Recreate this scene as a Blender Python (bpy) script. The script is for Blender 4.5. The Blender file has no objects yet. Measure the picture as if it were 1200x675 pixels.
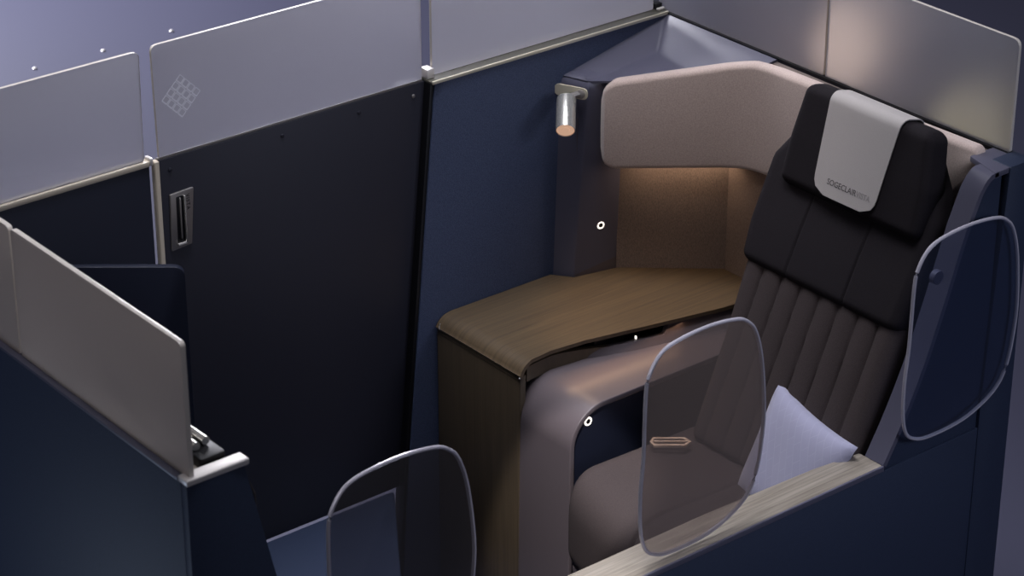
import bpy, bmesh, math, random
from math import sin, cos, pi, radians
from mathutils import Vector, Matrix
random.seed(4)
SC = bpy.context.scene
COL = SC.collection
FZ = -0.35          # cabin floor level

# ------------------------------------------------------------------ materials
def lin(c):
    return tuple((x/12.92 if x <= .04045 else ((x+.055)/1.055)**2.4) for x in c)
def rgb(r, g, b):
    return lin((r/255, g/255, b/255)) + (1,)

def mat(name, col, rough=.5, metal=0., spec=.5, coat=0., sheen=0., trans=0., ior=1.45, emit=None, es=0.):
    m = bpy.data.materials.new(name); m.use_nodes = True
    b = m.node_tree.nodes['Principled BSDF']
    b.inputs['Base Color'].default_value = col
    b.inputs['Roughness'].default_value = rough
    b.inputs['Metallic'].default_value = metal
    b.inputs['Specular IOR Level'].default_value = spec
    b.inputs['Coat Weight'].default_value = coat
    b.inputs['Sheen Weight'].default_value = sheen
    b.inputs['Transmission Weight'].default_value = trans
    b.inputs['IOR'].default_value = ior
    if emit:
        b.inputs['Emission Color'].default_value = emit
        b.inputs['Emission Strength'].default_value = es
    return m

def N(m, t, **kw):
    n = m.node_tree.nodes.new(t)
    for k, v in kw.items():
        if k in n.inputs: n.inputs[k].default_value = v
        else: setattr(n, k, v)
    return n

def noisy(m, scale=(200, 200, 200), c1=None, c2=None, bump=.1, detail=4, bdist=.001, lo=.35, hi=.65):
    """object-space noise driving colour between c1 and c2, and a fine bump"""
    nt = m.node_tree; b = nt.nodes['Principled BSDF']
    tc = N(m, 'ShaderNodeTexCoord'); mp = N(m, 'ShaderNodeMapping'); mp.inputs['Scale'].default_value = scale
    nz = N(m, 'ShaderNodeTexNoise'); nz.inputs['Scale'].default_value = 1; nz.inputs['Detail'].default_value = detail
    nt.links.new(tc.outputs['Object'], mp.inputs['Vector']); nt.links.new(mp.outputs['Vector'], nz.inputs['Vector'])
    if c1:
        cr = N(m, 'ShaderNodeValToRGB'); cr.color_ramp.elements[0].position = lo; cr.color_ramp.elements[1].position = hi
        cr.color_ramp.elements[0].color = c1; cr.color_ramp.elements[1].color = c2
        nt.links.new(nz.outputs['Fac'], cr.inputs['Fac']); nt.links.new(cr.outputs['Color'], b.inputs['Base Color'])
    if bump:
        bp = N(m, 'ShaderNodeBump'); bp.inputs['Strength'].default_value = bump; bp.inputs['Distance'].default_value = bdist
        nt.links.new(nz.outputs['Fac'], bp.inputs['Height']); nt.links.new(bp.outputs['Normal'], b.inputs['Normal'])
    return m

def wood(name, c1, c2, scale, rough=.38, coat=.0):
    m = mat(name, c1, rough, coat=coat); nt = m.node_tree; b = nt.nodes['Principled BSDF']
    tc = N(m, 'ShaderNodeTexCoord'); mp = N(m, 'ShaderNodeMapping'); mp.inputs['Scale'].default_value = scale
    nz = N(m, 'ShaderNodeTexNoise'); nz.inputs['Scale'].default_value = 1; nz.inputs['Detail'].default_value = 8; nz.inputs['Roughness'].default_value = .65
    nz.inputs['Distortion'].default_value = .4
    cr = N(m, 'ShaderNodeValToRGB'); cr.color_ramp.elements[0].position = .3; cr.color_ramp.elements[1].position = .7
    cr.color_ramp.elements[0].color = c1; cr.color_ramp.elements[1].color = c2
    bp = N(m, 'ShaderNodeBump'); bp.inputs['Strength'].default_value = .15; bp.inputs['Distance'].default_value = .0006
    L = nt.links.new
    L(tc.outputs['Object'], mp.inputs['Vector']); L(mp.outputs['Vector'], nz.inputs['Vector'])
    L(nz.outputs['Fac'], cr.inputs['Fac']); L(cr.outputs['Color'], b.inputs['Base Color'])
    L(nz.outputs['Fac'], bp.inputs['Height']); L(bp.outputs['Normal'], b.inputs['Normal'])
    return m

M = {}
M['floor'] = mat('cabin_floor', rgb(70, 70, 90), .6)
M['navy'] = noisy(mat('navy_textured_laminate', rgb(40, 54, 86), .6), (420, 420, 420), rgb(44, 53, 78), rgb(60, 69, 94), .6, 2, .0010)
M['navy_outer'] = noisy(mat('navy_outer_shell', rgb(34, 50, 86), .55), (500, 500, 500), rgb(33, 42, 64), rgb(40, 50, 73), .3, 2, .0005)
M['navy_dark'] = mat('dark_navy_panel', rgb(22, 26, 42), .5)
M['black'] = mat('near_black_satin_laminate', rgb(40, 40, 50), .45)
M['blackest'] = mat('black_plastic', rgb(8, 8, 12), .4)
M['lav'] = mat('slate_lavender_paint', rgb(84, 83, 99), .36)
M['mauve'] = mat('mauve_grey_paint', rgb(86, 78, 82), .40)
M['suede'] = noisy(mat('pink_beige_suede', rgb(178, 160, 156), .85, sheen=.4), (300, 300, 300), rgb(178, 158, 150), rgb(197, 178, 169), .35, 3, .0008)
M['alcove'] = noisy(mat('taupe_woven_fabric', rgb(120, 104, 98), .9), (700, 700, 160), rgb(98, 87, 83), rgb(126, 112, 106), .5, 3, .0008)
M['charcoal'] = noisy(mat('charcoal_fabric', rgb(44, 41, 46), .9, spec=.15), (600, 600, 600), rgb(27, 24, 27), rgb(36, 32, 36), .4, 2, .0007)
M['greyfab'] = noisy(mat('warm_grey_fabric', rgb(74, 66, 68), .9, spec=.2), (600, 600, 600), rgb(54, 47, 48), rgb(67, 59, 59), .4, 2, .0007)
M['seam'] = mat('dark_seam', rgb(18, 17, 20), .9)
M['cloth'] = noisy(mat('pale_grey_cloth', rgb(176, 171, 170), .8), (800, 800, 800), rgb(164, 158, 156), rgb(172, 166, 164), .2, 2, .0004)
M['print_dark'] = mat('dark_print', rgb(70, 68, 70), .8)
M['print_pale'] = mat('pale_print', rgb(140, 136, 136), .8)
M['wood_top'] = wood('olive_wood_top', rgb(64, 54, 44), rgb(92, 77, 58), (3, 110, 3), .36, .0)
M['wood_face'] = wood('olive_wood_face', rgb(58, 49, 39), rgb(76, 65, 51), (2, 120, 2.5), .45)
M['wood_cap'] = wood('pale_wood_cap', rgb(104, 96, 86), rgb(156, 147, 136), (4, 110, 60), .45)
M['metal'] = mat('brushed_steel', rgb(214, 212, 206), .24, .75)
M['champ'] = mat('champagne_metal', rgb(226, 218, 196), .3, .3)
M['darkmetal'] = mat('gunmetal', rgb(150, 145, 142), .35, .5)
M['trim'] = mat('pale_aluminium_trim', rgb(222, 216, 212), .35, .3)
M['cream'] = mat('cream_lacquer_trim', rgb(206, 194, 176), .4)
M['gold'] = mat('rose_gold_metal', rgb(226, 204, 186), .3, .5)
M['olive_shelf'] = mat('olive_grey_lacquer', rgb(92, 90, 82), .3)
M['led'] = mat('warm_led', (1, .55, .25, 1), .5, emit=(1, .55, .25, 1), es=.8)
M['ring'] = mat('lit_ring', (1, .9, .8, 1), .5, emit=(1, .92, .82, 1), es=1.3)
M['lens'] = mat('lamp_lens', rgb(230, 180, 150), .4, emit=(1, .62, .42, 1), es=.45)
M['pillow'] = mat('lavender_cotton', rgb(146, 146, 184), .85, sheen=.3)
M['pillow_print'] = mat('pale_lavender_stitching', rgb(160, 160, 196), .8)

def frosted(name, tint, diff, mixf, rough):
    m = bpy.data.materials.new(name); m.use_nodes = True; nt = m.node_tree
    b = nt.nodes['Principled BSDF']; out = nt.nodes['Material Output']
    b.inputs['Base Color'].default_value = tint; b.inputs['Transmission Weight'].default_value = 1
    b.inputs['Roughness'].default_value = rough; b.inputs['IOR'].default_value = 1.25
    d = N(m, 'ShaderNodeBsdfDiffuse'); d.inputs['Color'].default_value = diff
    t = N(m, 'ShaderNodeBsdfTranslucent'); t.inputs['Color'].default_value = diff
    m1 = N(m, 'ShaderNodeMixShader'); m1.inputs[0].default_value = .45
    m2 = N(m, 'ShaderNodeMixShader'); m2.inputs[0].default_value = mixf
    L = nt.links.new
    L(d.outputs[0], m1.inputs[1]); L(t.outputs[0], m1.inputs[2])
    L(b.outputs[0], m2.inputs[1]); L(m1.outputs[0], m2.inputs[2]); L(m2.outputs[0], out.inputs['Surface'])
    return m
M['frost'] = frosted('frosted_acrylic', (.88, .88, .92, 1), rgb(186, 184, 192), .5, .36)
M['frost_back'] = frosted('frosted_acrylic_diffusing', (.88, .89, .94, 1), rgb(184, 183, 194), .5, .56)
M['frost_front'] = frosted('frosted_acrylic_milky', (.84, .82, .82, 1), rgb(186, 176, 170), .75, .4)
M['frost_edge'] = mat('polished_acrylic_edge', rgb(214, 206, 198), .25)

def tinted(name, tint, diff, fac):
    """clear smoked acrylic: tinted see-through body, fresnel gloss, diffuse milk in place of reflected haze"""
    m = bpy.data.materials.new(name); m.use_nodes = True; nt = m.node_tree
    nt.nodes.remove(nt.nodes['Principled BSDF']); out = nt.nodes['Material Output']
    tr = N(m, 'ShaderNodeBsdfTransparent'); tr.inputs['Color'].default_value = tint
    g = N(m, 'ShaderNodeBsdfGlossy'); g.inputs['Roughness'].default_value = .08
    d = N(m, 'ShaderNodeBsdfDiffuse'); d.inputs['Color'].default_value = diff
    lw = N(m, 'ShaderNodeLayerWeight'); lw.inputs['Blend'].default_value = .5
    pw = N(m, 'ShaderNodeMath', operation='POWER'); pw.inputs[1].default_value = 5
    f = N(m, 'ShaderNodeMath', operation='MULTIPLY_ADD'); f.inputs[1].default_value = .8; f.inputs[2].default_value = .045
    m.node_tree.links.new(lw.outputs['Facing'], pw.inputs[0]); m.node_tree.links.new(pw.outputs[0], f.inputs[0])
    m1 = N(m, 'ShaderNodeMixShader'); m2 = N(m, 'ShaderNodeMixShader'); m1.inputs[0].default_value = fac
    L = nt.links.new
    L(tr.outputs[0], m1.inputs[1]); L(d.outputs[0], m1.inputs[2])
    L(f.outputs[0], m2.inputs[0]); L(m1.outputs[0], m2.inputs[1]); L(g.outputs[0], m2.inputs[2]); L(m2.outputs[0], out.inputs['Surface'])
    return m
M['pane'] = tinted('smoked_acrylic', (.86, .83, .82, 1), rgb(164, 148, 140), .27)  # pale diffuse share stands in for reflections on the middle screen
M['pane_navy'] = tinted('smoked_acrylic_blue', (.80, .83, .90, 1), rgb(110, 120, 150), .05)
M['pane_dark'] = tinted('smoked_acrylic_dark', (.72, .71, .72, 1), rgb(130, 125, 125), .12)
M['pane_edge'] = mat('smoked_acrylic_edge', rgb(196, 192, 204), .2, .3)

# ------------------------------------------------------------------ helpers
def finish(name, bm, m, parent=None, smooth=35, loc=None):
    bmesh.ops.recalc_face_normals(bm, faces=bm.faces)
    me = bpy.data.meshes.new(name); bm.to_mesh(me); bm.free()
    for mm in (m if isinstance(m, (list, tuple)) else [m]): me.materials.append(mm)
    if smooth:
        for p in me.polygons: p.use_smooth = True
        me.set_sharp_from_angle(angle=radians(smooth))
    o = bpy.data.objects.new(name, me); COL.objects.link(o)
    if parent is not None:
        o.parent = parent
        o.matrix_parent_inverse = Matrix.Translation(-Vector(parent.location)) if parent.type == 'EMPTY' else Matrix()
    return o

def thing(name, label, cat, loc=(0, 0, 0), group=None):
    o = bpy.data.objects.new(name, None); COL.objects.link(o); o.location = loc
    o.empty_display_size = .05
    o['label'] = label; o['category'] = cat
    if group: o['group'] = group
    return o
def tag(o, label, cat, group=None):
    o['label'] = label; o['category'] = cat
    if group: o['group'] = group
    return o
def struct(o):
    o['kind'] = 'structure'; return o

def round_poly(pts, r, seg=6):
    """round the corners of a 2D polygon; r a number or a list"""
    n = len(pts); out = []
    for i in range(n):
        p = Vector(pts[i]); a = Vector(pts[i-1]); b = Vector(pts[(i+1) % n])
        rr = r[i] if isinstance(r, (list, tuple)) else r
        if rr <= 0: out.append(tuple(p)); continue
        u = (a-p).normalized(); v = (b-p).normalized()
        ang = u.angle(v); d = min(rr/math.tan(ang/2), (a-p).length*.49, (b-p).length*.49)
        s = p+u*d; e = p+v*d
        for k in range(seg+1):
            t = k/seg
            q = s*(1-t)**2+p*2*t*(1-t)+e*t*t
            out.append((q.x, q.y))
    return out

def prism_bm(pts, axis, a, b, bev=0., seg=2, bm=None):
    """2D polygon extruded from a to b on an axis: 'x' takes (y,z), 'y' takes (x,z), 'z' takes (x,y)"""
    own = bmesh.new()
    def P(p, t):
        return {'x': (t, p[0], p[1]), 'y': (p[0], t, p[1]), 'z': (p[0], p[1], t)}[axis]
    A = [own.verts.new(P(p, a)) for p in pts]; B = [own.verts.new(P(p, b)) for p in pts]
    fa = own.faces.new(A); fb = own.faces.new(B[::-1])
    n = len(pts)
    for i in range(n): own.faces.new((A[i], A[(i+1) % n], B[(i+1) % n], B[i]))
    bmesh.ops.recalc_face_normals(own, faces=own.faces)
    if bev > 0:
        es = list({e for e in list(fa.edges)+list(fb.edges)})
        es += [e for e in own.edges if e not in es and len(e.link_faces) == 2 and e.calc_face_angle(0) > radians(35)]
        bmesh.ops.bevel(own, geom=es, offset=bev, segments=seg, profile=.5, affect='EDGES', clamp_overlap=True)
    if bm is None: return own
    me = bpy.data.meshes.new('t'); own.to_mesh(me); own.free(); bm.from_mesh(me); bpy.data.meshes.remove(me)
    return bm
def prism(name, pts, axis, a, b, m, parent=None, bev=0., seg=2, smooth=35):
    return finish(name, prism_bm(pts, axis, a, b, bev, seg), m, parent, smooth)
def box(name, x0, x1, y0, y1, z0, z1, m, parent=None, bev=.002, seg=2):
    return prism(name, [(x0, y0), (x1, y0), (x1, y1), (x0, y1)], 'z', z0, z1, m, parent, bev, seg)

def tube_bm(path, r, n=10, bm=None, closed=False):
    bm = bm or bmesh.new(); P = [Vector(p) for p in path]; rings = []
    L = len(P)
    for i, p in enumerate(P):
        if closed: t = P[(i+1) % L]-P[i-1]
        else: t = (P[min(i+1, L-1)]-P[max(i-1, 0)])
        t.normalize(); up = Vector((0, 0, 1)) if abs(t.z) < .95 else Vector((1, 0, 0))
        u = t.cross(up).normalized(); v = t.cross(u)
        rings.append([bm.verts.new(p+u*r*cos(2*pi*k/n)+v*r*sin(2*pi*k/n)) for k in range(n)])
    for i in range(L if closed else L-1):
        a, b = rings[i], rings[(i+1) % L]
        for k in range(n): bm.faces.new((a[k], a[(k+1) % n], b[(k+1) % n], b[k]))
    if not closed: bm.faces.new(rings[0]); bm.faces.new(rings[-1][::-1])
    return bm

def lathe_bm(prof, c, ax, n=32, bm=None):
    """profile [(radius, along)] turned round direction ax from point c"""
    bm = bm or bmesh.new(); ax = Vector(ax).normalized(); c = Vector(c)
    u = ax.orthogonal().normalized(); v = ax.cross(u); rings = []
    for r, h in prof:
        rings.append([bm.verts.new(c+ax*h+(u*cos(2*pi*k/n)+v*sin(2*pi*k/n))*max(r, 1e-5)) for k in range(n)])
    for a, b in zip(rings, rings[1:]):
        for k in range(n): bm.faces.new((a[k], a[(k+1) % n], b[(k+1) % n], b[k]))
    bm.faces.new(rings[0]); bm.faces.new(rings[-1][::-1])
    return bm

def loft(name, O, U, Nn, levels, m, parent=None, r=.03, front=None, nf=48, endr=.03, side=(0, -1, 0)):
    """upholstered block: sections across S (side) by N (front), stacked along U.
    level = (v, left, right, back, front_depth)"""
    O, U, Nn, S = Vector(O), Vector(U).normalized(), Vector(Nn).normalized(), Vector(side)
    def sect(l, r_, b, f, v, inset):
        l += inset; r_ -= inset; b += inset; f -= inset
        rr = max(.002, min(r-inset*.6, (r_-l)*.45, (f-b)*.45)); pts = []
        for k in range(7):                      # back-left .. front-left
            a = pi+k/6*(-pi/2) if False else None
        def arc(cx, cy, a0, a1, n=6):
            return [(cx+rr*cos(a0+(a1-a0)*k/n), cy+rr*sin(a0+(a1-a0)*k/n)) for k in range(n+1)]
        pts += arc(l+rr, b+rr, 1.5*pi, pi)
        pts += arc(l+rr, f-rr, pi, .5*pi)
        for k in range(1, nf):
            t = k/nf; pts.append((l+rr+(r_-l-2*rr)*t, f))
        pts += arc(r_-rr, f-rr, .5*pi, 0)
        pts += arc(r_-rr, b+rr, 0, -.5*pi)
        if front:
            q = []
            for (s, d) in pts:
                w = max(0, (d-(b+f)/2)/((f-b)/2))
                q.append((s, d+front(s, v)*w*w))
            pts = q
        return [O+U*v+S*s+Nn*d for s, d in pts]
    def at(v):
        for a, b in zip(levels, levels[1:]):
            if v <= b[0]+1e-9:
                t = (v-a[0])/(b[0]-a[0]); return [a[i]+(b[i]-a[i])*t for i in range(1, 5)]
        return list(levels[-1][1:])
    v0, v1 = levels[0][0], levels[-1][0]
    rings = []; K = 6; nv = 28
    vs = []
    for k in range(K+1):
        a = k/K*pi/2; vs.append((v0+endr*(1-sin(a)) if False else v0+endr*(1-cos(a)), endr*(1-sin(a))))
    mids = sorted(set([v0+endr+(v1-v0-2*endr)*k/nv for k in range(1, nv)]))
    vs += [(x, 0) for x in mids]
    for k in range(K, -1, -1):
        a = k/K*pi/2; vs.append((v1-endr*(1-cos(a)), endr*(1-sin(a))))
    bm = bmesh.new()
    for v, ins in vs:
        rings.append([bm.verts.new(p) for p in sect(*at(v), v, ins)])
    n = len(rings[0])
    for a, b in zip(rings, rings[1:]):
        for k in range(n): bm.faces.new((a[k], a[(k+1) % n], b[(k+1) % n], b[k]))
    for rg in (rings[0], rings[-1]): bm.faces.new(rg)
    return finish(name, bm, m, parent, 50)

def text_mesh(name, body, size, m, parent, mtx, ext=.0006, spacing=1., shear=0.):
    cu = bpy.data.curves.new(name, 'FONT'); cu.body = body; cu.size = size; cu.extrude = ext
    cu.space_character = spacing; cu.align_x = 'LEFT'; cu.resolution_u = 3
    o = bpy.data.objects.new(name, cu); COL.objects.link(o)
    bpy.context.view_layer.update()
    me = bpy.data.meshes.new_from_object(o.evaluated_get(bpy.context.evaluated_depsgraph_get()))
    bpy.data.objects.remove(o); me.materials.clear(); me.materials.append(m); me.transform(mtx)
    o = bpy.data.objects.new(name, me); COL.objects.link(o)
    if parent is not None:
        o.parent = parent
        if parent.type == 'EMPTY': o.matrix_parent_inverse = Matrix.Translation(-Vector(parent.location))
    return o
def frame_mtx(o, xd, yd):
    x = Vector(xd).normalized(); y = Vector(yd); y = (y-x*y.dot(x)).normalized(); z = x.cross(y)
    m = Matrix.Identity(4)
    for i, c in enumerate((x, y, z, Vector(o))):
        for j in range(3): m[j][i] = c[j]
    return m

# ------------------------------------------------------------------ setting
bm = bmesh.new(); bmesh.ops.create_grid(bm, x_segments=1, y_segments=1, size=14)
bmesh.ops.translate(bm, verts=bm.verts, vec=(2, 2, FZ)); struct(finish('floor', bm, M['floor'], None, 0))

XB = 1.385          # inner face of the back wall
# far divider with its slanted leading edge
wf = struct(prism('wall_left', [(.565, 1.198), (.455, .05), (.425, FZ), (1.42, FZ), (1.42, 1.198)], 'y', -.030, .012, M['navy'], None, .0015))
prism('leading_edge_strip', [(.553, 1.198), (.443, .05), (.413, FZ), (.425, FZ), (.455, .05), (.565, 1.198)], 'y', -.026, .012, M['blackest'], wf, .001)
box('shelf_top', .553, 1.40, -.030, .055, 1.198, 1.204, M['olive_shelf'], wf, .001)
prism('shelf_nosing', [(-.034, 1.1965), (-.029, 1.1965), (-.029, 1.2055), (-.034, 1.2055)], 'x', .556, 1.385, M['champ'], wf, .0008)
# aisle wall continuing beyond the door
wl = struct(box('wall_left', -2.2, -.292, 0, .03, FZ, 1.19, M['navy_dark']))
prism('ledge_trim', [(-.004, 1.19), (.032, 1.19), (.032, 1.204), (-.004, 1.204)], 'x', -2.2, -.292, M['cream'], wl, .002)
# sliding door
dr = struct(box('door_1', -.268, .60, .0, .012, FZ+.35, 1.197, M['black'], None, .0015))
prism('leading_post', [(-.281, -.008), (-.267, -.008), (-.267, .012), (-.281, .012)], 'z', FZ+.35, 1.200, M['cream'], dr, .004, 4)
box('top_rail', -.268, .548, .002, .010, 1.197, 1.203, M['darkmetal'], dr, .001)
for x in (-.235, .10, .34, .515):
    finish('fixing', lathe_bm([(.0055, 0), (.0055, .002), (.003, .003)], (x, -.0002, 1.165), (0, -1, 0), 14), M['black'] if x < .5 else M['darkmetal'], dr)
# flush handle on the door
hd = prism('door_handle', round_poly([(-.242, 1.100), (-.173, 1.103), (-.187, .951), (-.247, .946)], .004), 'y', -.006, .0, M['darkmetal'], dr, .0015)
prism('recess', round_poly([(-.226, 1.090), (-.206, 1.090), (-.207, .962), (-.228, .962)], .003), 'y', -.0072, -.005, M['blackest'], hd, .0005)
prism('pull_lip', [(-.206, 1.090), (-.2015, 1.090), (-.2025, .960), (-.207, .960)], 'y', -.012, -.005, M['metal'], hd, .001)
prism('recess_sill', [(-.229, .964), (-.203, .964), (-.203, .958), (-.229, .958)], 'y', -.011, -.005, M['trim'], hd, .001)
prism('pull_bar', [(-.218, 1.086), (-.214, 1.086), (-.215, .975), (-.219, .975)], 'y', -.010, -.006, M['darkmetal'], hd, .001)
text_mesh('engraving', 'VISTA', .014, M['blackest'], hd, frame_mtx((-.197, -.0062, 1.090), (0.02, 0, -1), (1, 0, 0)), .0003, 1.25)

# front wall with its end panel
fw = struct(box('wall_front', -1.045, -1.020, -1.325, .0, FZ, 1.197, M['navy_outer']))
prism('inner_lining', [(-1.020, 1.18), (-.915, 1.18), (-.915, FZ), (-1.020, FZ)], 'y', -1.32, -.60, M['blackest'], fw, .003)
prism('end_panel', [(-1.045, 1.197), (-.912, 1.197), (-.755, .5), (-.755, FZ), (-1.045, FZ)], 'y', -1.347, -1.325, M['navy_outer'], fw, .002)
prism('end_cap', round_poly([(-1.047, 1.194), (-.902, 1.194), (-.902, 1.208), (-1.047, 1.208)], .004), 'y', -1.352, -1.318, M['trim'], fw, .003, 3)
prism('cap_trim', [(-1.049, 1.196), (-1.018, 1.196), (-1.018, 1.203), (-1.049, 1.203)], 'y', -1.32, .0, M['lav'], fw, .001)
prism('wood_insert', [(-1.018, -1.318), (-.94, -1.318), (-.905, -1.0), (-1.018, -.9)], 'z', 1.18, 1.190, M['wood_cap'], fw, .002)
finish('bumper', tube_bm([(-.905, -1.30, 1.13), (-.885, -1.30, 1.12), (-.873, -1.30, 1.09), (-.872, -1.30, 1.05)], .012, 12), M['blackest'], fw)

# magnetic catch on top of the front wall
ct = thing('magnetic_catch', 'small black catch with two polished pegs on the front wall beside the white end cap', 'latch', (-.955, -1.26, 1.188))
prism('housing', round_poly([(-.985, -1.305), (-.925, -1.305), (-.925, -1.215), (-.985, -1.215)], .01), 'z', 1.186, 1.212, M['blackest'], ct, .003)
for (x, y) in ((-.972, -1.27), (-.944, -1.262)):
    finish('peg', tube_bm([(x, y, 1.222), (x+.0, y+.055, 1.222)], .009, 14), M['metal'], ct)

# back wall and aisle wall
bw = struct(box('wall_back', XB, 1.405, -1.345, .012, FZ, 1.197, M['navy_dark']))
prism('top_trim', [(XB-.004, 1.197), (1.407, 1.197), (1.407, 1.2015), (XB-.004, 1.2015)], 'y', -1.345, .012, M['blackest'], bw, .0008)
prism('end_post', round_poly([(1.322, 1.203), (1.407, 1.203), (1.407, FZ), (1.29, FZ), (1.29, .55), (1.312, 1.02)], .004), 'y', -1.347, -1.285, [M['navy_outer']], bw, .003)
aw = struct(box('wall_right', -.755, 1.36, -1.345, -1.325, FZ, .484, M['navy_outer'], None, .003))
box('inner_lining', -.755, 1.20, -1.325, -1.262, FZ, .484, M['navy_dark'], aw, .003)

# armrest ledge: long wood cap
al = thing('armrest_ledge', 'long pale wood armrest ledge capping the low navy side wall', 'ledge', (.1, -1.285, .484))
prism('wood_cap', round_poly([(-.755, -1.341), (.945, -1.341), (.945, -1.262), (.80, -1.245), (.45, -1.232), (-.755, -1.232)], .006), 'z', .484, .499, M['wood_cap'], al, .002)
prism('edge_trim', [(-.755, -1.348), (.945, -1.348), (.945, -1.341), (-.755, -1.341)], 'z', .485, .4995, M['lav'], al, .0012)

# raised blue step by the door
sp = prism('floor_platform', round_poly([(-.905, -1.25), (-.30, -1.25), (.05, -.55), (.42, -.005), (-.905, -.005)], .01), 'z', FZ, -.002, M['navy_outer'], None, .008, 3)
tag(sp, 'raised navy floor platform at the foot of the dark sliding door', 'platform')

# ------------------------------------------------------------------ frosted glass
GRP = 'frosted privacy panels on top of the suite walls'
def glass(pts, axis, a, b, m, rc, label, edges=True):
    rp = round_poly(pts, rc, 5)
    o = prism('frosted_glass_panel', rp, axis, a, b, m, None, .0012)
    me = o.data; me.materials.append(M['frost_edge'])
    ia = {'x': 0, 'y': 1, 'z': 2}[axis]
    for p in me.polygons:
        if abs(p.normal[ia]) < .9: p.material_index = 1
    tag(o, label, 'glass panel', GRP)
    return o
glass([(-2.0, 1.204), (-.303, 1.204), (-.297, 1.492), (-2.0, 1.492)], 'y', .004, .014, M['frost'], [0, .008, .02, 0],
      'frosted glass panel at far left, behind the beige front one, edge in the picture frame')
gd = glass([(-.262, 1.204), (.546, 1.204), (.546, 1.498), (-.266, 1.498)], 'y', .001, .010, M['frost'], [.004, .004, .01, .018],
      'frosted glass panel with an etched diamond grid, standing on the dark sliding door')
glass([(.582, 1.205), (1.360, 1.205), (1.360, 1.500), (.582, 1.500)], 'y', .004, .014, M['frost'], .006,
      'frosted glass panel on the olive shelf above the navy divider, left of the corner')
glass([(.014, 1.202), (-.638, 1.202), (-.638, 1.500), (.014, 1.500)], 'x', 1.388, 1.398, M['frost_back'], .004,
      'frosted glass panel of the back wall nearest the corner, left of the seam')
glass([(-.644, 1.202), (-1.284, 1.202), (-1.284, 1.498), (-.644, 1.498)], 'x', 1.388, 1.398, M['frost_back'], [.004, .006, .022, .006],
      'frosted glass panel of the back wall behind the headrest, with free rounded corner')
glass([(-.690, 1.203), (-1.340, 1.203), (-1.338, 1.500), (-.690, 1.500)], 'x', -1.034, -1.022, M['frost_front'], [.004, .006, .012, .012],
      'large beige frosted glass panel on the front wall ending over the white end cap')
glass([(.0, 1.203), (-.682, 1.203), (-.682, 1.500), (.0, 1.500)], 'x', -1.034, -1.022, M['frost_front'], [.0, .004, .012, .0],
      'beige frosted glass panel cut by the left picture edge beside the large beige one')
# etched grid of sixteen rounded cells on the door glass
bm = bmesh.new(); c = Vector((-.189, 1.350))
e1 = Vector((.057, -.059))/4; e2 = Vector((-.058, -.058))/4; top = Vector((-.189, 1.408))
def ring2d(bm, outer, inner, y):
    n = len(outer); A = [bm.verts.new((p[0], y, p[1])) for p in outer]; B = [bm.verts.new((p[0], y, p[1])) for p in inner]
    A2 = [bm.verts.new((p[0], y-.0006, p[1])) for p in outer]; B2 = [bm.verts.new((p[0], y-.0006, p[1])) for p in inner]
    for i in range(n):
        j = (i+1) % n
        bm.faces.new((A[i], A[j], B[j], B[i])); bm.faces.new((A2[i], A2[j], B2[j], B2[i]))
        bm.faces.new((A[i], A[j], A2[j], A2[i])); bm.faces.new((B[i], B[j], B2[j], B2[i]))
for i in range(4):
    for j in range(4):
        o = top+e1*i+e2*j
        def q(a, b): v = o+e1*a+e2*b; return (v.x, v.y)
        out = round_poly([q(.04, .04), q(.96, .04), q(.96, .96), q(.04, .96)], .0025, 3)
        inn = round_poly([q(.14, .12), q(.86, .12), q(.86, .80), q(.14, .80)], .002, 3)
        ring2d(bm, out, inn, .0009)
finish('etched_grid', bm, mat('etched_white', rgb(250, 250, 255), .6), gd, 0)
# corner clip between the two glass walls
cl = thing('corner_bracket', 'small dark bracket joining two glass panels above the far corner', 'bracket', (1.372, .0, 1.2055))
box('clip', 1.362, 1.386, -.004, .022, 1.2055, 1.222, M['blackest'], cl, .002)
box('clip_plate', 1.362, 1.386, -.016, -.006, 1.2055, 1.212, M['trim'], cl, .001)
jb = thing('joint_bracket', 'small white bracket in the gap between door glass and divider glass', 'bracket', (.563, .01, 1.204))
box('bracket_body', .554, .578, -.012, .020, 1.2045, 1.232, M['trim'], jb, .003)
box('foot_plate', .47, .553, .011, .05, 1.200, 1.205, M['lav'], jb, .001)
b2 = box('joint_bracket', -.293, -.283, -.006, .02, 1.192, 1.212, M['trim'], None, .003)
tag(b2, 'tiny white joint piece at the top of the cream door post', 'bracket')

# ------------------------------------------------------------------ seat shell
sh = thing('seat_shell', 'slate lavender seat surround with padded pink-beige wing behind the seat', 'seat shell', (1.2, -.3, .2))
# corner pillar + alcove lining (plan polyline, top sloping)
plan = [(.972, -.030), (1.006, -.082), (1.135, -.112), (1.384, -.325)]
def wallstrip(name, p, q, z0, zp, zq, th, m, bev=.002):
    d = Vector((q[0]-p[0], q[1]-p[1])).normalized(); nn = Vector((-d.y, d.x))*th
    bm = bmesh.new(); v = []
    for (a, b, zt) in ((p, (p[0]+nn.x, p[1]+nn.y), zp), (q, (q[0]+nn.x, q[1]+nn.y), zq)):
        v.append([bm.verts.new((*a, z0)), bm.verts.new((*a, zt)), bm.verts.new((*b, zt)), bm.verts.new((*b, z0))])
    A, B = v
    bm.faces.new(A); bm.faces.new(B[::-1])
    for i in range(4): bm.faces.new((A[i], A[(i+1) % 4], B[(i+1) % 4], B[i]))
    return finish(name, bm, m, sh, 35)
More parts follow.
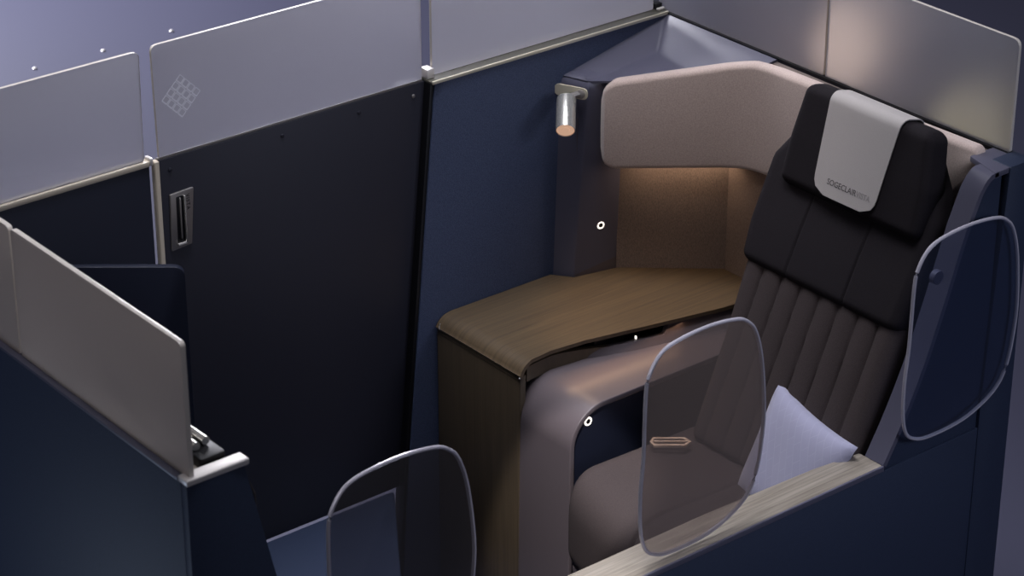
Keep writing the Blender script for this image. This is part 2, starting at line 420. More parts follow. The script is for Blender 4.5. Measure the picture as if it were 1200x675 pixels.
# pillar as one rounded block, leaning back slightly at the top
bm = bmesh.new(); rings = []
def pillar_plan(t):
    dx = .022*t
    base = [(.972+dx, .0), (.972+dx, -.028), (1.004+dx, -.082-.030*t), (1.135, -.112-.024*t), (1.16, -.10), (1.16, .0)]
    return round_poly(base, [0, .01, .008, .002, 0, 0], 5)
for z, t in ((.49, 0), (.7, .33), (.9, .66), (1.05, .92), (1.085, 1.0)):
    rings.append([bm.verts.new((x, y, z)) for x, y in pillar_plan(t)])
for k, (z, s) in enumerate(((1.100, .004), (1.110, .012), (1.114, .024))):
    rings.append([bm.verts.new((x+s*(1 if x < 1.03 else .1), y+s*(1 if y < -.02 else 0), z)) for x, y in pillar_plan(1)])
for a, b in zip(rings, rings[1:]):
    n = len(a)
    for k in range(n): bm.faces.new((a[k], a[(k+1) % n], b[(k+1) % n], b[k]))
bm.faces.new(rings[0]); bm.faces.new(rings[-1][::-1])
pil = finish('corner_pillar', bm, M['lav'], sh, 40)
wallstrip('side_lining', (1.010, -.0845), (1.138, -.1150), .49, 1.0, 1.0, .006, M['mauve'])
wallstrip('alcove_lining', (1.134, -.1165), (1.386, -.330), .44, 1.06, 1.18, .02, M['alcove'])
box('back_lining', 1.366, 1.385, -1.27, -.318, .47, 1.19, M['alcove'], sh, .002)
# sculpted top surface between wall corner and the wing
V3 = lambda *a: Vector(a)
a_ = V3(1.004, -.030, 1.108); b_ = V3(1.030, -.104, 1.108); c_ = V3(1.075, -.140, 1.108)
d_ = V3(1.215, -.318, 1.150); e_ = V3(1.335, -.475, 1.195); v_ = V3(1.285, -.100, 1.128)
k_ = V3(1.384, -.020, 1.197); w_ = V3(1.384, -.47, 1.197); kk = V3(1.36, -.028, 1.192)
bm = bmesh.new()
VV = {n: bm.verts.new(p) for n, p in dict(a=a_, b=b_, c=c_, d=d_, e=e_, v=v_, k=k_, w=w_).items()}
bm.faces.new([VV[x] for x in 'abvk']); bm.faces.new([VV[x] for x in 'bcdv']); bm.faces.new([VV[x] for x in 'vdewk'])
bmesh.ops.recalc_face_normals(bm, faces=bm.faces)
inner = [e for e in bm.edges if len(e.link_faces) == 2]
bmesh.ops.bevel(bm, geom=inner, offset=.009, segments=4, profile=.5, affect='EDGES', clamp_overlap=True)
r = bmesh.ops.solidify(bm, geom=bm.faces[:], thickness=.006)
finish('sculpted_top', bm, M['lav'], sh, 60)
bm = tube_bm([(1.014, -.030, 1.088), (1.014, -.030, 1.110)], .002)
bm.free()

# padded wing : plan path with thickness, top/bottom heights along it
def bez(p, q, r, n):
    return [((1-t)**2*p[0]+2*t*(1-t)*q[0]+t*t*r[0], (1-t)**2*p[1]+2*t*(1-t)*q[1]+t*t*r[1]) for t in [k/n for k in range(n+1)]]
P0 = (1.058, -.128); P1 = (1.325, -.455); P2 = (1.335, -1.245)
path = [(P0[0]+(P1[0]-P0[0])*t*.78, P0[1]+(P1[1]-P0[1])*t*.78) for t in [k/70 for k in range(70)]]
cs = (P0[0]+(P1[0]-P0[0])*.78, P0[1]+(P1[1]-P0[1])*.78)
path += bez(cs, P1, (1.326, -.57), 14)
path += [(1.326+(P2[0]-1.326)*t, -.57+(-1.245+.57)*t) for t in [k/110 for k in range(1, 111)]]
Ls = [0]
for a, b in zip(path, path[1:]): Ls.append(Ls[-1]+math.hypot(b[0]-a[0], b[1]-a[1]))
TL = Ls[-1]; bm = bmesh.new(); rings = []; TH = .034
for i, (x, y) in enumerate(path):
    a = path[max(i-1, 0)]; b = path[min(i+1, len(path)-1)]
    d = Vector((b[0]-a[0], b[1]-a[1])).normalized(); nn = Vector((d.y, -d.x))   # towards the passenger side
    if nn.x > 0: nn = -nn
    s = Ls[i]
    t = min(1, s/.42)
    zt = 1.108+(1.205-1.108)*t+.012*max(0, (s-.42)/(TL-.42)); zb = .853+(.895-.853)*t
    if s > TL-.30:                              # the wing tapers to a point towards the aisle end
        u = (s-(TL-.30))/.30; zb = zb+(1.165-zb)*u**1.6
    # rounded plan ends
    r0 = .05
    if s < r0:
        q = r0-math.sqrt(max(0, r0*r0-(r0-s)**2)); zt -= q; zb += q
    if s > TL-.02:
        q = .02-math.sqrt(max(0, .02**2-(s-TL+.02)**2)); zt -= q*1.0
    th = TH*(min(1, .35+s/.02)) ; re = .015; ring = []
    prof = []
    H = zt-zb; re = min(re, H*.45)
    for k in range(7):
        g = k/6*pi/2; prof.append((th-re+re*sin(g), zb+re-re*cos(g)))
    for k in range(1, 8): prof.append((th+.004*sin(pi*k/8), zb+re+(H-2*re)*k/8))
    for k in range(7):
        g = k/6*pi/2; prof.append((th-re+re*cos(g), zt-re+re*sin(g)))
    prof.append((0, zt)); prof.append((0, zb))
    rings.append([bm.verts.new((x+nn.x*(dd-.012), y+nn.y*(dd-.012), zz)) for dd, zz in prof])
for a, b in zip(rings, rings[1:]):
    n = len(a)
    for k in range(n): bm.faces.new((a[k], a[(k+1) % n], b[(k+1) % n], b[k]))
bm.faces.new(rings[0]); bm.faces.new(rings[-1][::-1])
finish('padded_wing', bm, M['suede'], sh, 50)
# led strip under the wing
led = [(p[0]+.004, p[1]+.012) for p in path[7:85:2]]
finish('light_strip', tube_bm([(x+.012, y+.010, .872+.026*i/38) for i, (x, y) in enumerate(led)], .004, 8), M['led'], sh)
def ring_button(name, c, n, parent, R=.0115):
    bm = bmesh.new(); n = Vector(n).normalized(); u = n.orthogonal().normalized(); v = n.cross(u)
    c = Vector(c)+n*.001
    tube_bm([c+(u*cos(2*pi*k/24)+v*sin(2*pi*k/24))*R*.8 for k in range(24)], R*.24, 8, bm, True)
    rb = finish(name, bm, M['ring'], parent)
    finish('button_cap', lathe_bm([(R*.58, -.001), (R*.58, .0015), (R*.3, .002)], c, n, 20), M['blackest'], rb)
    return rb
ring_button('power_button', (1.083, -.1045, .660), (-.23, -.97, 0), sh)

# aisle-side wing of the shell: curved front edge strip + outer skin
prof = [(1.285, 1.200), (1.255, 1.196), (1.225, 1.165), (1.197, 1.105), (1.168, 1.03), (1.125, .90), (1.065, .735), (1.005, .605), (.945, .499)]
bm = bmesh.new()
def strip(bm, pf, y0, y1, off):
    A = []
    for i, (x, z) in enumerate(pf):
        a = pf[max(i-1, 0)]; b = pf[min(i+1, len(pf)-1)]
        d = Vector((b[0]-a[0], b[1]-a[1])).normalized(); nn = Vector((-d.y, d.x))*off
        if nn.x < 0 and False: nn = -nn
        A.append([bm.verts.new((x, y0, z)), bm.verts.new((x, y1, z)), bm.verts.new((x+nn.x, y1, z+nn.y)), bm.verts.new((x+nn.x, y0, z+nn.y))])
    for a, b in zip(A, A[1:]):
        for k in range(4): bm.faces.new((a[k], a[(k+1) % 4], b[(k+1) % 4], b[k]))
    bm.faces.new(A[0]); bm.faces.new(A[-1][::-1])
def smooth_curve(pts, n=6):
    out = []
    for i in range(len(pts)-1):
        p0 = Vector(pts[max(i-1, 0)]); p1 = Vector(pts[i]); p2 = Vector(pts[i+1]); p3 = Vector(pts[min(i+2, len(pts)-1)])
        for k in range(n):
            t = k/n
            q = .5*((2*p1)+(-p0+p2)*t+(2*p0-5*p1+4*p2-p3)*t*t+(-p0+3*p1-3*p2+p3)*t**3); out.append((q.x, q.y))
    out.append(tuple(pts[-1])); return out
pf = smooth_curve(prof)
strip(bm, pf, -1.281, -1.343, .014)
sw = finish('side_wing_edge', bm, M['lav'], sh, 40)
prism('top_plate', [(1.270, -1.343), (1.384, -1.343), (1.384, -1.235), (1.300, -1.235)], 'z', 1.186, 1.2015, M['lav'], sh, .002)
poly = [(x+.006, z-.006) for x, z in pf if z < 1.19][::1]
outer = [(1.30, 1.188)]+poly+[(.945, .30), (1.30, .30)]
prism('side_wing_skin', outer, 'y', -1.339, -1.330, M['navy_outer'], sh, 0)
prism('side_wing_lining', outer, 'y', -1.296, -1.288, M['charcoal'], sh, 0)

# ------------------------------------------------------------------ console table
cb = thing('console_table', 'olive wood console with waterfall edge between the navy divider and the seat', 'console', (.8, -.2, FZ))
# wood top: profile bending down at the front, outline flaring to the right
def yr(x):                                      # right-hand edge of the top
    pts = [(.545, -.402), (.60, -.392), (.67, -.386), (.78, -.398), (.97, -.441), (1.20, -.490), (1.30, -.500), (1.40, -.50)]
    for a, b in zip(pts, pts[1:]):
        if x <= b[0]: return a[1]+(b[1]-a[1])*(x-a[0])/(b[0]-a[0])
    return -.5
def yl(x):
    if x < .96: return -.034
    if x < 1.0: return -.034-(x-.96)/.04*.055
    if x < 1.137: return -.089-(x-1.0)/.137*.030
    return -.119-(x-1.137)/.247*.211
pr = []
R_ = .055
for k in range(11):
    g = k/10*pi/2; pr.append((.552+R_*(1-cos(g)), .516-R_*.8+R_*.8*sin(g)))
pr = [(.552, .484)] + [p for p in pr if p[1] > .4845]
xs = [.64, .67, .72, .78, .87, .96, .98, 1.0, 1.07, 1.137, 1.2, 1.26, 1.32, 1.380]
pr += [(x, .516) for x in xs]
bm = bmesh.new(); rows = []
for i, (x, z) in enumerate(pr):
    a = pr[max(i-1, 0)]; b = pr[min(i+1, len(pr)-1)]
    d = Vector((b[0]-a[0], b[1]-a[1])).normalized(); nn = Vector((d.y, -d.x))*.011
    y0, y1 = yl(x), yr(x); K = 12; row = []
    for k in range(K+1):
        y = y0+(y1-y0)*k/K
        drop = 0
        row.append(((x, y, z-drop), (x+nn.x, y, z+nn.y-drop)))
    rows.append(row)
T = [[bm.verts.new(p[0]) for p in r] for r in rows]; Bt = [[bm.verts.new(p[1]) for p in r] for r in rows]
for i in range(len(T)-1):
    for k in range(len(T[0])-1):
        bm.faces.new((T[i][k], T[i+1][k], T[i+1][k+1], T[i][k+1])); bm.faces.new((Bt[i][k], Bt[i][k+1], Bt[i+1][k+1], Bt[i+1][k]))
    for k in (0, len(T[0])-1): bm.faces.new((T[i][k], T[i+1][k], Bt[i+1][k], Bt[i][k]))
for i in (0, len(T)-1):
    for k in range(len(T[0])-1): bm.faces.new((T[i][k], T[i][k+1], Bt[i][k+1], Bt[i][k]))
finish('table_top', bm, M['wood_top'], cb, 40)
# dark shadow-gap body under the top, lavender body face with open slot
def body_edge(x): return yr(x)+.022
xs2 = [.565, .62, .67, .72, .78, .83]
prism('carcass', round_poly([(.575, -.037), (.575, -.372), (.70, -.365), (.90, -.405), (1.2, -.455), (1.3, -.36), (1.13, -.13), (.96, -.05)], .002), 'z', FZ, .470, M['blackest'], cb, 0)
prism('front_face', [(-.036, .4795), (-.398, .4795), (-.385, FZ), (-.036, FZ)], 'x', .556, .575, M['wood_face'], cb, .0015)
bm = prism_bm([(-.050, .473), (-.397, .473), (-.397, .4738), (-.050, .4738)], 'x', .5552, .557); prism_bm([(-.050, .4655), (-.397, .4655), (-.397, .4661), (-.050, .4661)], 'x', .5552, .557, bm=bm)
finish('panel_joint', bm, M['blackest'], cb)
bm = bmesh.new(); Rr = []
for k in range(14):
    x = .585+.275*k/13; zt = .4965 if x < .70 else .4965-.020*(x-.70)/.16
    Rr.append([bm.verts.new(p) for p in ((x, yr(x)+.005, .452), (x, yr(x)+.005, zt), (x, yr(x)+.02, zt), (x, yr(x)+.02, .452))])
for p, q in zip(Rr, Rr[1:]):
    for k in range(4): bm.faces.new((p[k], p[(k+1) % 4], q[(k+1) % 4], q[k]))
bm.faces.new(Rr[0]); bm.faces.new(Rr[-1][::-1])
finish('side_rail', bm, M['wood_top'], cb, 40)
finish('trim_inlay', tube_bm([(.5545, -.052, .4995), (.5515, -.052, .492), (.5515, -.052, .482)], .0012, 6), M['trim'], cb)
finish('trim_stud', lathe_bm([(.0022, 0), (.0015, .003)], (.553, -.399, .478), (-1, -.3, 0), 10), M['trim'], cb)
# body face: curved lavender band from the ledge up to the top
band = [.70+.02*k for k in range(29)]
def ztop(x):
    if x < .66: return .462
    if x < .84: return .462+.015*(x-.66)/.18
    if x < 1.025: return .477
    if x < 1.035: return .477+.026*(x-1.025)/.010
    return .503
def yface(x, z):
    low = {0: 0}
    k = min(1, max(0, (x-.66)/.30)); k = k*k*(3-2*k)
    y1 = yr(x)+.010; y0 = y1-.036*k+.010*(1-k)
    t = max(0, min(1, (z-.440)/.055)); return y0+(y1-y0)*t**.8
bm = bmesh.new(); Rr = []
for x in band:
    zt = ztop(x)
    f = [(x, yface(x, .440+(zt-.440)*k/5), .440+(zt-.440)*k/5) for k in range(6)]
    Rr.append([bm.verts.new(p) for p in f+[(x, f[-1][1]+.014, zt), (x, f[-1][1]+.014, .440)]])
for p, q in zip(Rr, Rr[1:]):
    for k in range(8): bm.faces.new((p[k], p[(k+1) % 8], q[(k+1) % 8], q[k]))
bm.faces.new(Rr[0]); bm.faces.new(Rr[-1][::-1])
finish('body_face', bm, M['mauve'], cb, 40)
box('slot_interior', .82, 1.06, -.390, -.375, .462, .503, M['blackest'], cb, 0)
box('slot_marker', .938, .941, -.4265, -.421, .478, .487, M['ring'], cb, 0)
# ledge: band that runs down the front, round the corner and back as an armrest
def ledge_profile(r, x0, z1, off=0.):
    p = [(x0+off, FZ)]
    for k in range(13):
        g = k/12*pi/2; p.append((x0+off+(r-off)*(1-cos(g)), z1-off-(r-off)+(r-off)*sin(g)))
    return p
outp = ledge_profile(.115, .558, .456); innp = ledge_profile(.115, .558, .456, .016)
outp.append((1.20, .456)); innp.append((1.20, .440))
prism('ledge_band', outp+innp[::-1], 'y', -.602, -.372, M['mauve'], cb, .003, 3)
prism('ledge_side', innp+[(1.20, FZ)], 'y', -.588, -.40, M['navy_dark'], cb, 0)
finish('light_strip', tube_bm([(.70, -.5905, .436), (1.15, -.5905, .436)], .0025, 8), M['led'], cb)
ring_button('power_button', (.630, -.588, .404), (0, -1, 0), cb, .0125)

# ------------------------------------------------------------------ reading lamp
rl = thing('reading_lamp', 'steel cylinder reading lamp mounted high on the corner pillar', 'lamp', (.985, -.07, 1.09))
bx = Vector((.034, -.076, 0)).normalized(); bn = Vector((-bx.y*-1, 0, 0))
nrm = Vector((-.91, -.41, 0)).normalized(); tx = Vector((nrm.y*-1, nrm.x, 0)); tx = Vector((.41, -.91, 0)).normalized()
pc = Vector((.998, -.072, 1.076))
bm = bmesh.new()
pl = round_poly([(-.050, -.0165), (.050, -.0165), (.050, .0165), (-.050, .0165)], .0163, 8)
A = [bm.verts.new(pc+tx*u+Vector((0, 0, 1))*w+nrm*.004) for u, w in pl]; B = [bm.verts.new(pc+tx*u+Vector((0, 0, 1))*w-nrm*.001) for u, w in pl]
bm.faces.new(A); bm.faces.new(B[::-1])
for i in range(len(pl)): bm.faces.new((A[i], A[(i+1) % len(pl)], B[(i+1) % len(pl)], B[i]))
finish('mount_plate', bm, M['champ'], rl)
LT = Vector((.966, -.090, 1.068)); LAX = Vector((-.58, -.66, -.48)).normalized()
finish('barrel', lathe_bm([(.020, -.004), (.0262, .0), (.0270, .003), (.0270, .108), (.0262, .110), (.0245, .109), (.0240, .100)], LT, LAX, 40), M['metal'], rl)
finish('lens', lathe_bm([(.004, .1065), (.0240, .1065), (.0243, .098)], LT, LAX, 32), M['lens'], rl)
finish('bulb', lathe_bm([(.010, .1085), (.012, .1065)], LT, LAX, 24), M['lens'], rl)
finish('pivot', tube_bm([tuple(pc+nrm*.002+tx*.028), tuple(LT+Vector((0, 0, .004)))], .0095, 14), M['darkmetal'], rl)
finish('pivot_cap', lathe_bm([(.012, 0), (.012, .008), (.008, .010)], pc+nrm*.002+tx*.032, nrm, 20), M['darkmetal'], rl)

# ------------------------------------------------------------------ seat
st = thing('aircraft_seat', 'charcoal reclining passenger seat with channelled backrest and pale headrest cloth', 'seat', (.85, -1.0, FZ))
LA = radians(24.9)
U = (sin(LA), 0, cos(LA)); NF = (-cos(LA), 0, sin(LA)); O = (.84, 0, .35)
SL, SR = .715, 1.262
def chan(s, v):
    w = (SR-SL)/8; f = ((s-SL)/w) % 1
    return -.017*(1-abs(sin(pi*f))**.30)
loft('lower_backrest', O, U, NF, [(.0, SL+.02, SR, -.10, -.012), (.30, SL+.01, SR, -.10, -.008), (.52, SL-.005, SR, -.10, .0)], M['greyfab'], st, .028, chan, 160, .02)
def up_seam(s, v):
    d = 0
    for c0 in (SL+.155, SL+.36): d -= .0045*math.exp(-((s-c0)/.003)**2)
    if abs(v-.0) < 0: d = 0
    return d
loft('upper_backrest', O, U, NF, [(.495, SL-.012, SR+.0, -.09, .012), (.60, SL-.028, SR+.005, -.09, .012), (.78, SL-.035, SR+.0, -.08, .006), (.86, SL+.005, SR-.03, -.08, .0), (.955, SL+.085, SR-.10, -.06, -.01)], M['charcoal'], st, .03, up_seam, 160, .025)
LH = radians(14)
HU = (sin(LH), 0, cos(LH)); HN = (-cos(LH), 0, sin(LH)); HO = (1.128, 0, 1.015)
hr = loft('headrest', HO, HU, HN, [(0, .752, 1.235, -.075, .012), (.13, .757, 1.232, -.075, .012), (.272, .772, 1.205, -.07, .008)], M['charcoal'], st, .022, None, 40, .026)
# headrest cloth draped over the top
hu, hn = Vector(HU), Vector(HN); ho = Vector(HO)
bm = bmesh.new(); rows = []
line = []                                      # (v, depth) path: down the front, over the top, down the back
line += [(.018+.232*k/16, .0155-.004*k/16) for k in range(17)]
for k in range(1, 9):
    g = k/8*pi/2; line.append((.250+.026*sin(g), .0115-.026*(1-cos(g))))
line += [(.276, -.03), (.276, -.05)]
for k in range(1, 5):
    g = k/4*pi/2; line.append((.276-.02*(1-cos(g)), -.05-.024*sin(g)))
line += [(.20, -.078), (.10, -.080)]
for v, d in line:
    t = min(1, max(0, v/.276))
    l = .884-.014*t; r_ = 1.090+.022*t
    if v < .06:
        q = .040-math.sqrt(max(0, .04**2-(.04-min(.04, max(0, v-.018)))**2)); l += q; r_ -= q
    rows.append([ho+hu*v+hn*(d)+Vector((0, -(l+(r_-l)*k/10), 0)) for k in range(11)])
G = [[bm.verts.new(p) for p in r] for r in rows]
for a, b in zip(G, G[1:]):
    for k in range(10): bm.faces.new((a[k], a[k+1], b[k+1], b[k]))
bmesh.ops.recalc_face_normals(bm, faces=bm.faces)
cen = ho+hu*.13-Vector((0, 1, 0))-hn*.03
if sum((f.normal.dot(f.calc_center_median()-cen) for f in bm.faces)) < 0: bmesh.ops.reverse_faces(bm, faces=bm.faces)
bmesh.ops.solidify(bm, geom=bm.faces[:], thickness=-.003)
hc = finish('headrest_cloth', bm, M['cloth'], hr, 60)
hc['label'] = 'pale grey cloth draped over the headrest'
o1 = ho+hu*.050+hn*.0182+Vector((0, -.926, 0))
text_mesh('lettering', 'SOGECLAIR', .0215, M['print_dark'], hc, frame_mtx(o1, (0, -1, 0), HU) @ Matrix.Diagonal((.90, 1, 1, 1)), .0003, 1.0)
o1 = ho+hu*.050+hn*.0182+Vector((0, -1.028, 0))
text_mesh('lettering', 'VISTA', .0215, M['print_pale'], hc, frame_mtx(o1, (0, -1, 0), HU) @ Matrix.Diagonal((.80, 1, 1, 1)), .0003, 1.06)
# seat cushion : lofted along x, with a rounded nose and a centre seam
def pan(s, v):
    return -.006*math.exp(-((s-.99)/.004)**2) + .010*math.cos((s-.95)/.27*pi/2)
bm = bmesh.new()
def sup(x, e): return math.copysign(abs(x)**e, x)
X0, X1, Y0, Y1, Z0, Z1 = .425, .985, -.672, -1.232, .085, .352
nx, ny = 56, 220
def topz(y):
    return 0
ringsC = []
# side profile (x,z) closed loop with large nose radius
loopp = round_poly([(X0, Z0), (X0-.0, Z1), (X1, Z1-.02), (X1, Z0+.06), (X0+.10, Z0-.02)], [.11, .12, .03, .03, .09], 10)
cx = sum(p[0] for p in loopp)/len(loopp); cz = sum(p[1] for p in loopp)/len(loopp)
for k in range(ny+1):
    t = -1+2*k/ny; y = (Y0+Y1)/2-(Y0-Y1)/2*t
    y = (Y0+Y1)/2+(Y1-Y0)/2*t
    # edge rounding
    ex = max(0, abs(t)-.84)/.16; ins = .055*(1-math.sqrt(max(0, 1-ex*ex)))
    bow = .055*(1-t*t)
    seam = .009*math.exp(-((y+.985)/.006)**2)
    ring = []
    for (x, z) in loopp:
        d = Vector((x-cx, z-cz)); dl = d.length; d.normalize()
        xx = x-d.x*(ins+seam); zz = z-d.y*(ins+seam)
        f = max(0, 1-(xx-X0)/.25); xx -= (bow-.055)*f*-1*-1 if False else 0
        xx += (.055-bow)*f
        ring.append(bm.verts.new((xx, y, zz)))
    ringsC.append(ring)
for a, b in zip(ringsC, ringsC[1:]):
    n = len(a)
    for k in range(n): bm.faces.new((a[k], a[(k+1) % n], b[(k+1) % n], b[k]))
bm.faces.new(ringsC[0]); bm.faces.new(ringsC[-1][::-1])
finish('seat_cushion', bm, M['greyfab'], st, 50)
prism('seat_base', round_poly([(.50, .10), (.98, .10), (.98, FZ), (.56, FZ)], .02), 'y', -1.20, -.70, M['blackest'], st, .01)
prism('legrest', round_poly([(.475, .085), (.51, .085), (.53, .01), (.48, .01)], .01), 'y', -1.20, -.71, M['mauve'], st, .008)
# belt buckle lying on the cushion
rd = Vector((.778, -.628, 0)); fd = Vector((.628, .778, 0)); bc = Vector((.775, -.752, .3585))
def hexring(bm, w, h, wi, hi, z):
    o = [(-w, 0), (-w*.82, h), (w*.72, h), (w, 0), (w*.72, -h), (-w*.82, -h)]
    i = [(-wi, 0), (-wi*.9, hi), (wi*.75, hi), (wi, 0), (wi*.75, -hi), (-wi*.9, -hi)]
    vs = []
    for pts in (o, i):
        for zz in (0, .006): vs.append([bm.verts.new(bc+rd*p[0]+fd*p[1]+Vector((0, 0, zz+z))) for p in pts])
    o0, o1_, i0, i1 = vs
    for k in range(6):
        j = (k+1) % 6
        bm.faces.new((o1_[k], o1_[j], i1[j], i1[k])); bm.faces.new((o0[k], o0[j], i0[j], i0[k]))
        bm.faces.new((o0[k], o0[j], o1_[j], o1_[k])); bm.faces.new((i0[k], i0[j], i1[j], i1[k]))
bm = bmesh.new(); hexring(bm, .054, .022, .046, .014, 0)
bk = finish('belt_buckle', bm, M['gold'], st, 20)
bm = bmesh.new()
v = [bm.verts.new(bc+rd*a+fd*b+Vector((0, 0, c))) for a, b, c in ((-.044, -.003, .001), (.044, -.003, .001), (.044, .003, .001), (-.044, .003, .001), (-.044, -.003, .007), (.044, -.003, .007), (.044, .003, .007), (-.044, .003, .007))]
for f in ((0, 1, 2, 3), (4, 5, 6, 7), (0, 1, 5, 4), (1, 2, 6, 5), (2, 3, 7, 6), (3, 0, 4, 7)): bm.faces.new([v[i] for i in f])
finish('buckle_bar', bm, M['gold'], bk, 0)

# ------------------------------------------------------------------ cushion
bm = bmesh.new(); n = 36; W, H_, T_ = .158, .150, .044
Fp, Bp = [], []
for i in range(n+1):
    for k in range(n+1):
        a = -1+2*i/n; b = -1+2*k/n
        w = (1-a**4)*(1-b**4); th = T_*max(0, w)**.5
        pin = 1-.07*(1-a*a)*abs(b)**3 ; pin2 = (1-.07*(1-b*b)*abs(a)**3)*(1 if a > 0 else 1+(a*a)*(.14*(1+b)/2-.34*(1-b)/2))
        th *= 1+.05*sin(7*a+3*b)
        Fp.append((a*W*pin2, b*H_*pin, th)); Bp.append((a*W*pin2, b*H_*pin, -th*.8))
F = [bm.verts.new(p) for p in Fp]; Bv = [bm.verts.new(p) for p in Bp]
for i in range(n):
    for k in range(n):
        q = [i*(n+1)+k, (i+1)*(n+1)+k, (i+1)*(n+1)+k+1, i*(n+1)+k+1]
        bm.faces.new([F[j] for j in q]); bm.faces.new([Bv[j] for j in q[::-1]])
bmesh.ops.remove_doubles(bm, verts=bm.verts, dist=.0002)
pm = finish('throw_cushion', bm, M['pillow'], None, 60)
tag(pm, 'pale lavender-blue cushion leaning on the backrest in the seat corner', 'cushion')
# stitched diamond pattern
nt = M['pillow'].node_tree; b = nt.nodes['Principled BSDF']
tc = N(M['pillow'], 'ShaderNodeTexCoord'); mp = N(M['pillow'], 'ShaderNodeMapping'); mp.inputs['Rotation'].default_value = (0, 0, .78); mp.inputs['Scale'].default_value = (13, 9, 13)
bt = N(M['pillow'], 'ShaderNodeTexBrick'); bt.inputs['Color1'].default_value = rgb(150, 149, 172); bt.inputs['Color2'].default_value = rgb(148, 147, 170)
bt.inputs['Mortar'].default_value = rgb(155, 154, 176); bt.inputs['Mortar Size'].default_value = .012; bt.inputs['Scale'].default_value = 1.0
nt.links.new(tc.outputs['Object'], mp.inputs['Vector']); nt.links.new(mp.outputs['Vector'], bt.inputs['Vector']); nt.links.new(bt.outputs['Color'], b.inputs['Base Color'])
PM = (.862, -1.108, .422)
nz = Vector((-.86, .08, .50)).normalized(); ux = Vector((0.05, -.95, -.19)); ux = (ux-nz*ux.dot(nz)).normalized()
pm.matrix_world = frame_mtx(PM, ux, nz.cross(ux))

# ------------------------------------------------------------------ smoked panes
SH = [(.007, -.273), (.009, -.118), (.019, -.066), (.053, -.022), (.107, -.005), (.203, .0), (.291, -.011), (.330, -.031), (.357, -.066), (.380, -.144),
      (.396, -.277), (.393, -.373), (.378, -.460), (.346, -.515), (.283, -.552), (.205, -.572), (.103, -.574), (.053, -.562), (.020, -.535), (.003, -.474), (.0, -.377)]
def smooth_loop(pts, n=4):
    out = []; L = len(pts)
    for i in range(L):
        p0, p1, p2, p3 = (Vector(pts[(i+j-1) % L]) for j in range(4))
        for k in range(n):
            t = k/n
            q = .5*((2*p1)+(-p0+p2)*t+(2*p0-5*p1+4*p2-p3)*t*t+(-p0+3*p1-3*p2+p3)*t**3); out.append((q.x, q.y))
    return out
LP = smooth_loop(SH)
def pane(x0, zt, y, sx, sz, label, mounts=(), m='pane'):
    root = thing('privacy_screen', label, 'screen', (x0+.2*sx, y, zt-.573*sz), 'smoked rounded screens along the side wall')
    pts = [(x0+p[0]*sx, zt+p[1]*sz) for p in LP]
    bm = prism_bm(pts, 'y', y-.005, y+.005, .0035, 3)
    o = finish('smoked_pane', bm, M[m], root, 60)
    # slim polished rim that follows the outline
    finish('rim', tube_bm([(px_, y, pz_) for px_, pz_ in pts], .0048, 10, closed=True), M['pane_edge'], root)
    for (mx, mz, my0, my1) in mounts:
        finish('mount', lathe_bm([(.017, 0), (.018, .001), (.018, my1-my0)], (mx, my0, mz), (0, 1, 0), 24), M['lav'], root)
    return root
pane(.160, 1.0735, -1.320, .385/.398, .562/.574, 'smoked rounded screen in the middle, standing on the wood ledge before the seat cushion')
pane(.975, 1.102, -1.366, 1., .970, 'smoked rounded screen at far right, fixed outside the seat shell', [(1.075, .985, -1.361, -1.346)], 'pane_navy')
pane(-.710, 1.0535, -1.320, .98, .562/.574, 'smoked rounded screen nearest the viewer, cut by the bottom picture edge', (), 'pane_dark')

# ------------------------------------------------------------------ dark screen of the suite in front
a = Vector((-.575, -.022)); b = Vector((-.312, -.168)); d = (b-a).normalized(); nn = Vector((d.y, -d.x))*.02; L_ = (b-a).length
pts = round_poly([(0, .0), (0, 1.02), (L_, .995), (L_+.004, .0)], [0, 0, .03, 0], 8)
bm = prism_bm(pts, 'y', 0, .02, .002)
o = finish('shroud_panel', bm, M['navy_dark'])
for v in o.data.vertices:
    x, y, z = v.co; v.co = (a.x+d.x*x+nn.x*y/.02*1., a.y+d.y*x+nn.y*y/.02*1., z)
tag(o, 'dark navy shroud panel with a rounded corner standing before the door', 'panel')

# ------------------------------------------------------------------ floor studs far behind
for i, (x, y) in enumerate(((1.62, 4.165), (1.951, 4.16), (2.303, 4.173))):
    o = finish('floor_stud', lathe_bm([(.010, 0), (.010, .004), (.006, .008), (.002, .009)], (0, 0, 0), (0, 0, 1), 16), M['trim'])
    o.location = (x, y, FZ)
    tag(o, ['small bright floor stud at far left behind the glass', 'small bright floor stud above the far left glass panel', 'small bright floor stud above the door glass'][i], 'stud', 'floor studs in the background')

# ------------------------------------------------------------------ lights
def area(name, loc, target, size, power, col=(1, 1, 1), sy=None, spread=180):
    l = bpy.data.lights.new(name, 'AREA'); l.energy = power; l.color = col; l.size = size; l.spread = radians(spread)
    if sy: l.shape = 'RECTANGLE'; l.size_y = sy
    o = bpy.data.objects.new(name, l); COL.objects.link(o); o.location = loc
    o.rotation_euler = (Vector(target)-Vector(loc)).to_track_quat('-Z', 'Y').to_euler(); return o
COOL = (.92, .93, 1.0)
area('cabin_light_overhead', (.0, -.5, 4.6), (.2, -.5, 0), 2.2, 25, COOL, None, 46)
area('cabin_light_far', (1.0, 6.8, 2.3), (1.9, 4.4, 0), 2.4, 190, (.88, .89, 1.0), None, 105)
area('front_fill', (-4.6, -3.2, 3.4), (-.2, -.5, .3), 2.4, 15, (.94, .94, 1.0))  # added soft fill from camera left, lifts the dark front faces
area('cabin_light_aisle', (-2.6, -.1, -.15), (-1.0, -.25, .25), .6, 9, (.60, .74, 1.0))
area('near_side_fill', (2.2, -5.0, 2.4), (.9, -1.3, .5), 1.6, 5, (.74, .80, 1.0), None, 50)  # added fill from the near side for the outer right walls
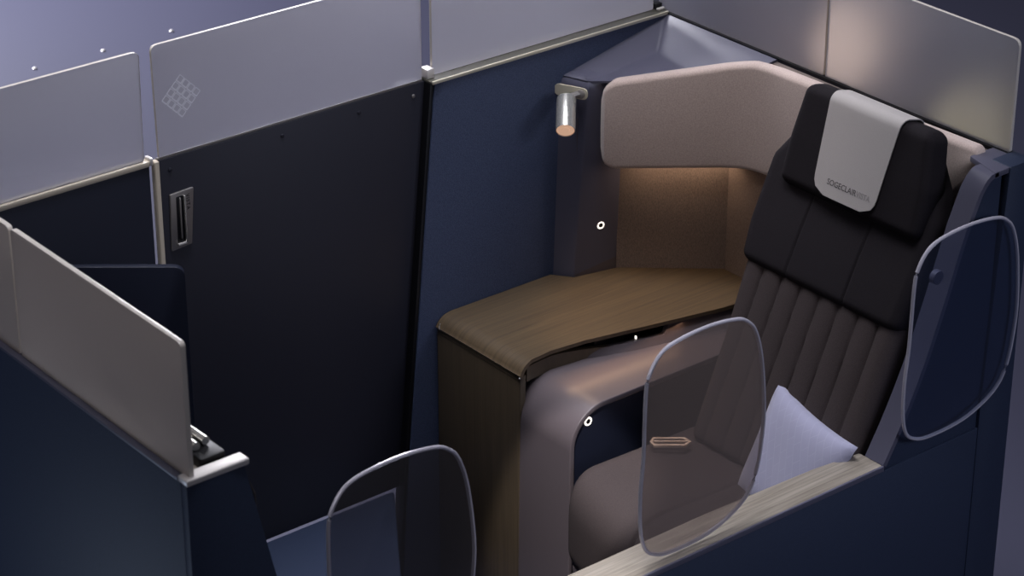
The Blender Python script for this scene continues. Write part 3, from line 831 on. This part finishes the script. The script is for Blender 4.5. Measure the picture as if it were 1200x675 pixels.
area('divider_glass_fill', (1.2, 1.3, 2.6), (1.1, 0, 1.3), .8, 46, (.92, .92, 1.0))  # added unseen light behind the wall, brightens the divider glass
def spot(name, loc, target, power, col, ang, blend=.8, size=.05):
    l = bpy.data.lights.new(name, 'SPOT'); l.energy = power; l.color = col; l.spot_size = radians(ang); l.spot_blend = blend; l.shadow_soft_size = size
    o = bpy.data.objects.new(name, l); COL.objects.link(o); o.location = loc
    o.rotation_euler = (Vector(target)-Vector(loc)).to_track_quat('-Z', 'Y').to_euler(); return o
WARM = (1, .60, .34)
def point(name, loc, power, col, r):
    l = bpy.data.lights.new(name, 'POINT'); l.energy = power; l.color = col; l.shadow_soft_size = r
    o = bpy.data.objects.new(name, l); COL.objects.link(o); o.location = loc
spot('seat_downlight', (-.9, -1.2, 3.2), (1.25, -.55, 1.03), 30, (1, .86, .78), 20, .7, .12)
spot('aisle_downlight', (-1.1, -2.3, 3.2), (.43, -.76, .42), 620, (1, .96, .93), 8, .35, .03)
spot('ledge_fill_spot', (-1.3, -2.6, 3.2), (-.02, -1.29, .5), 420, (1, .97, .94), 8, .8, .05)  # added spot that brightens the left part of the wood ledge
area('wing_led_glow', (1.235, -.262, .862), (1.25, -.24, .55), .28, .24, (1, .70, .46), .03)
area('ledge_led_glow', (.92, -.575, .425), (.92, -.60, .3), .40, .14, WARM, .02)
area('slot_led_glow', (.86, -.46, .500), (.86, -.56, .40), .44, .13, WARM, .02)
spot('reading_lamp_light', tuple(LT+LAX*.12), (1.0, -.42, .45), 7, (1, .66, .38), 80, .8, .03)
point('back_glass_glow_warm', (1.60, -.535, 1.215), 1.0, (1, .74, .58), .12)  # added bare light, no lamp there, makes the warm blob in the glass
point('back_glass_glow_olive', (1.58, -1.00, 1.13), .4, (1, .86, .52), .12)  # second added light, gives the olive glow at the glass's right end

w = bpy.data.worlds.new('World'); SC.world = w; w.use_nodes = True
bg = w.node_tree.nodes['Background']; bg.inputs[0].default_value = (.40, .41, .50, 1); bg.inputs[1].default_value = .10

# ------------------------------------------------------------------ camera
cam = bpy.data.cameras.new('camera'); co = bpy.data.objects.new('camera', cam); COL.objects.link(co)
yaw, pitch = radians(51.1123), radians(26.7747)
fwd = Vector((cos(pitch)*cos(yaw), cos(pitch)*sin(yaw), -sin(pitch)))
co.location = (-3.293, -5.135, 3.824); co.rotation_euler = fwd.to_track_quat('-Z', 'Y').to_euler()
cam.sensor_width = 36; cam.lens = 3081/1200*36; cam.clip_end = 100
cam.dof.use_dof = True; cam.dof.focus_distance = (Vector((1.1, -.9, 1.0))-co.location).dot(fwd); cam.dof.aperture_fstop = 6
SC.camera = co
vs = SC.view_settings
vs.view_transform = 'Standard'; vs.look = 'None'; vs.exposure = 0; vs.gamma = 1; vs.use_curve_mapping = False
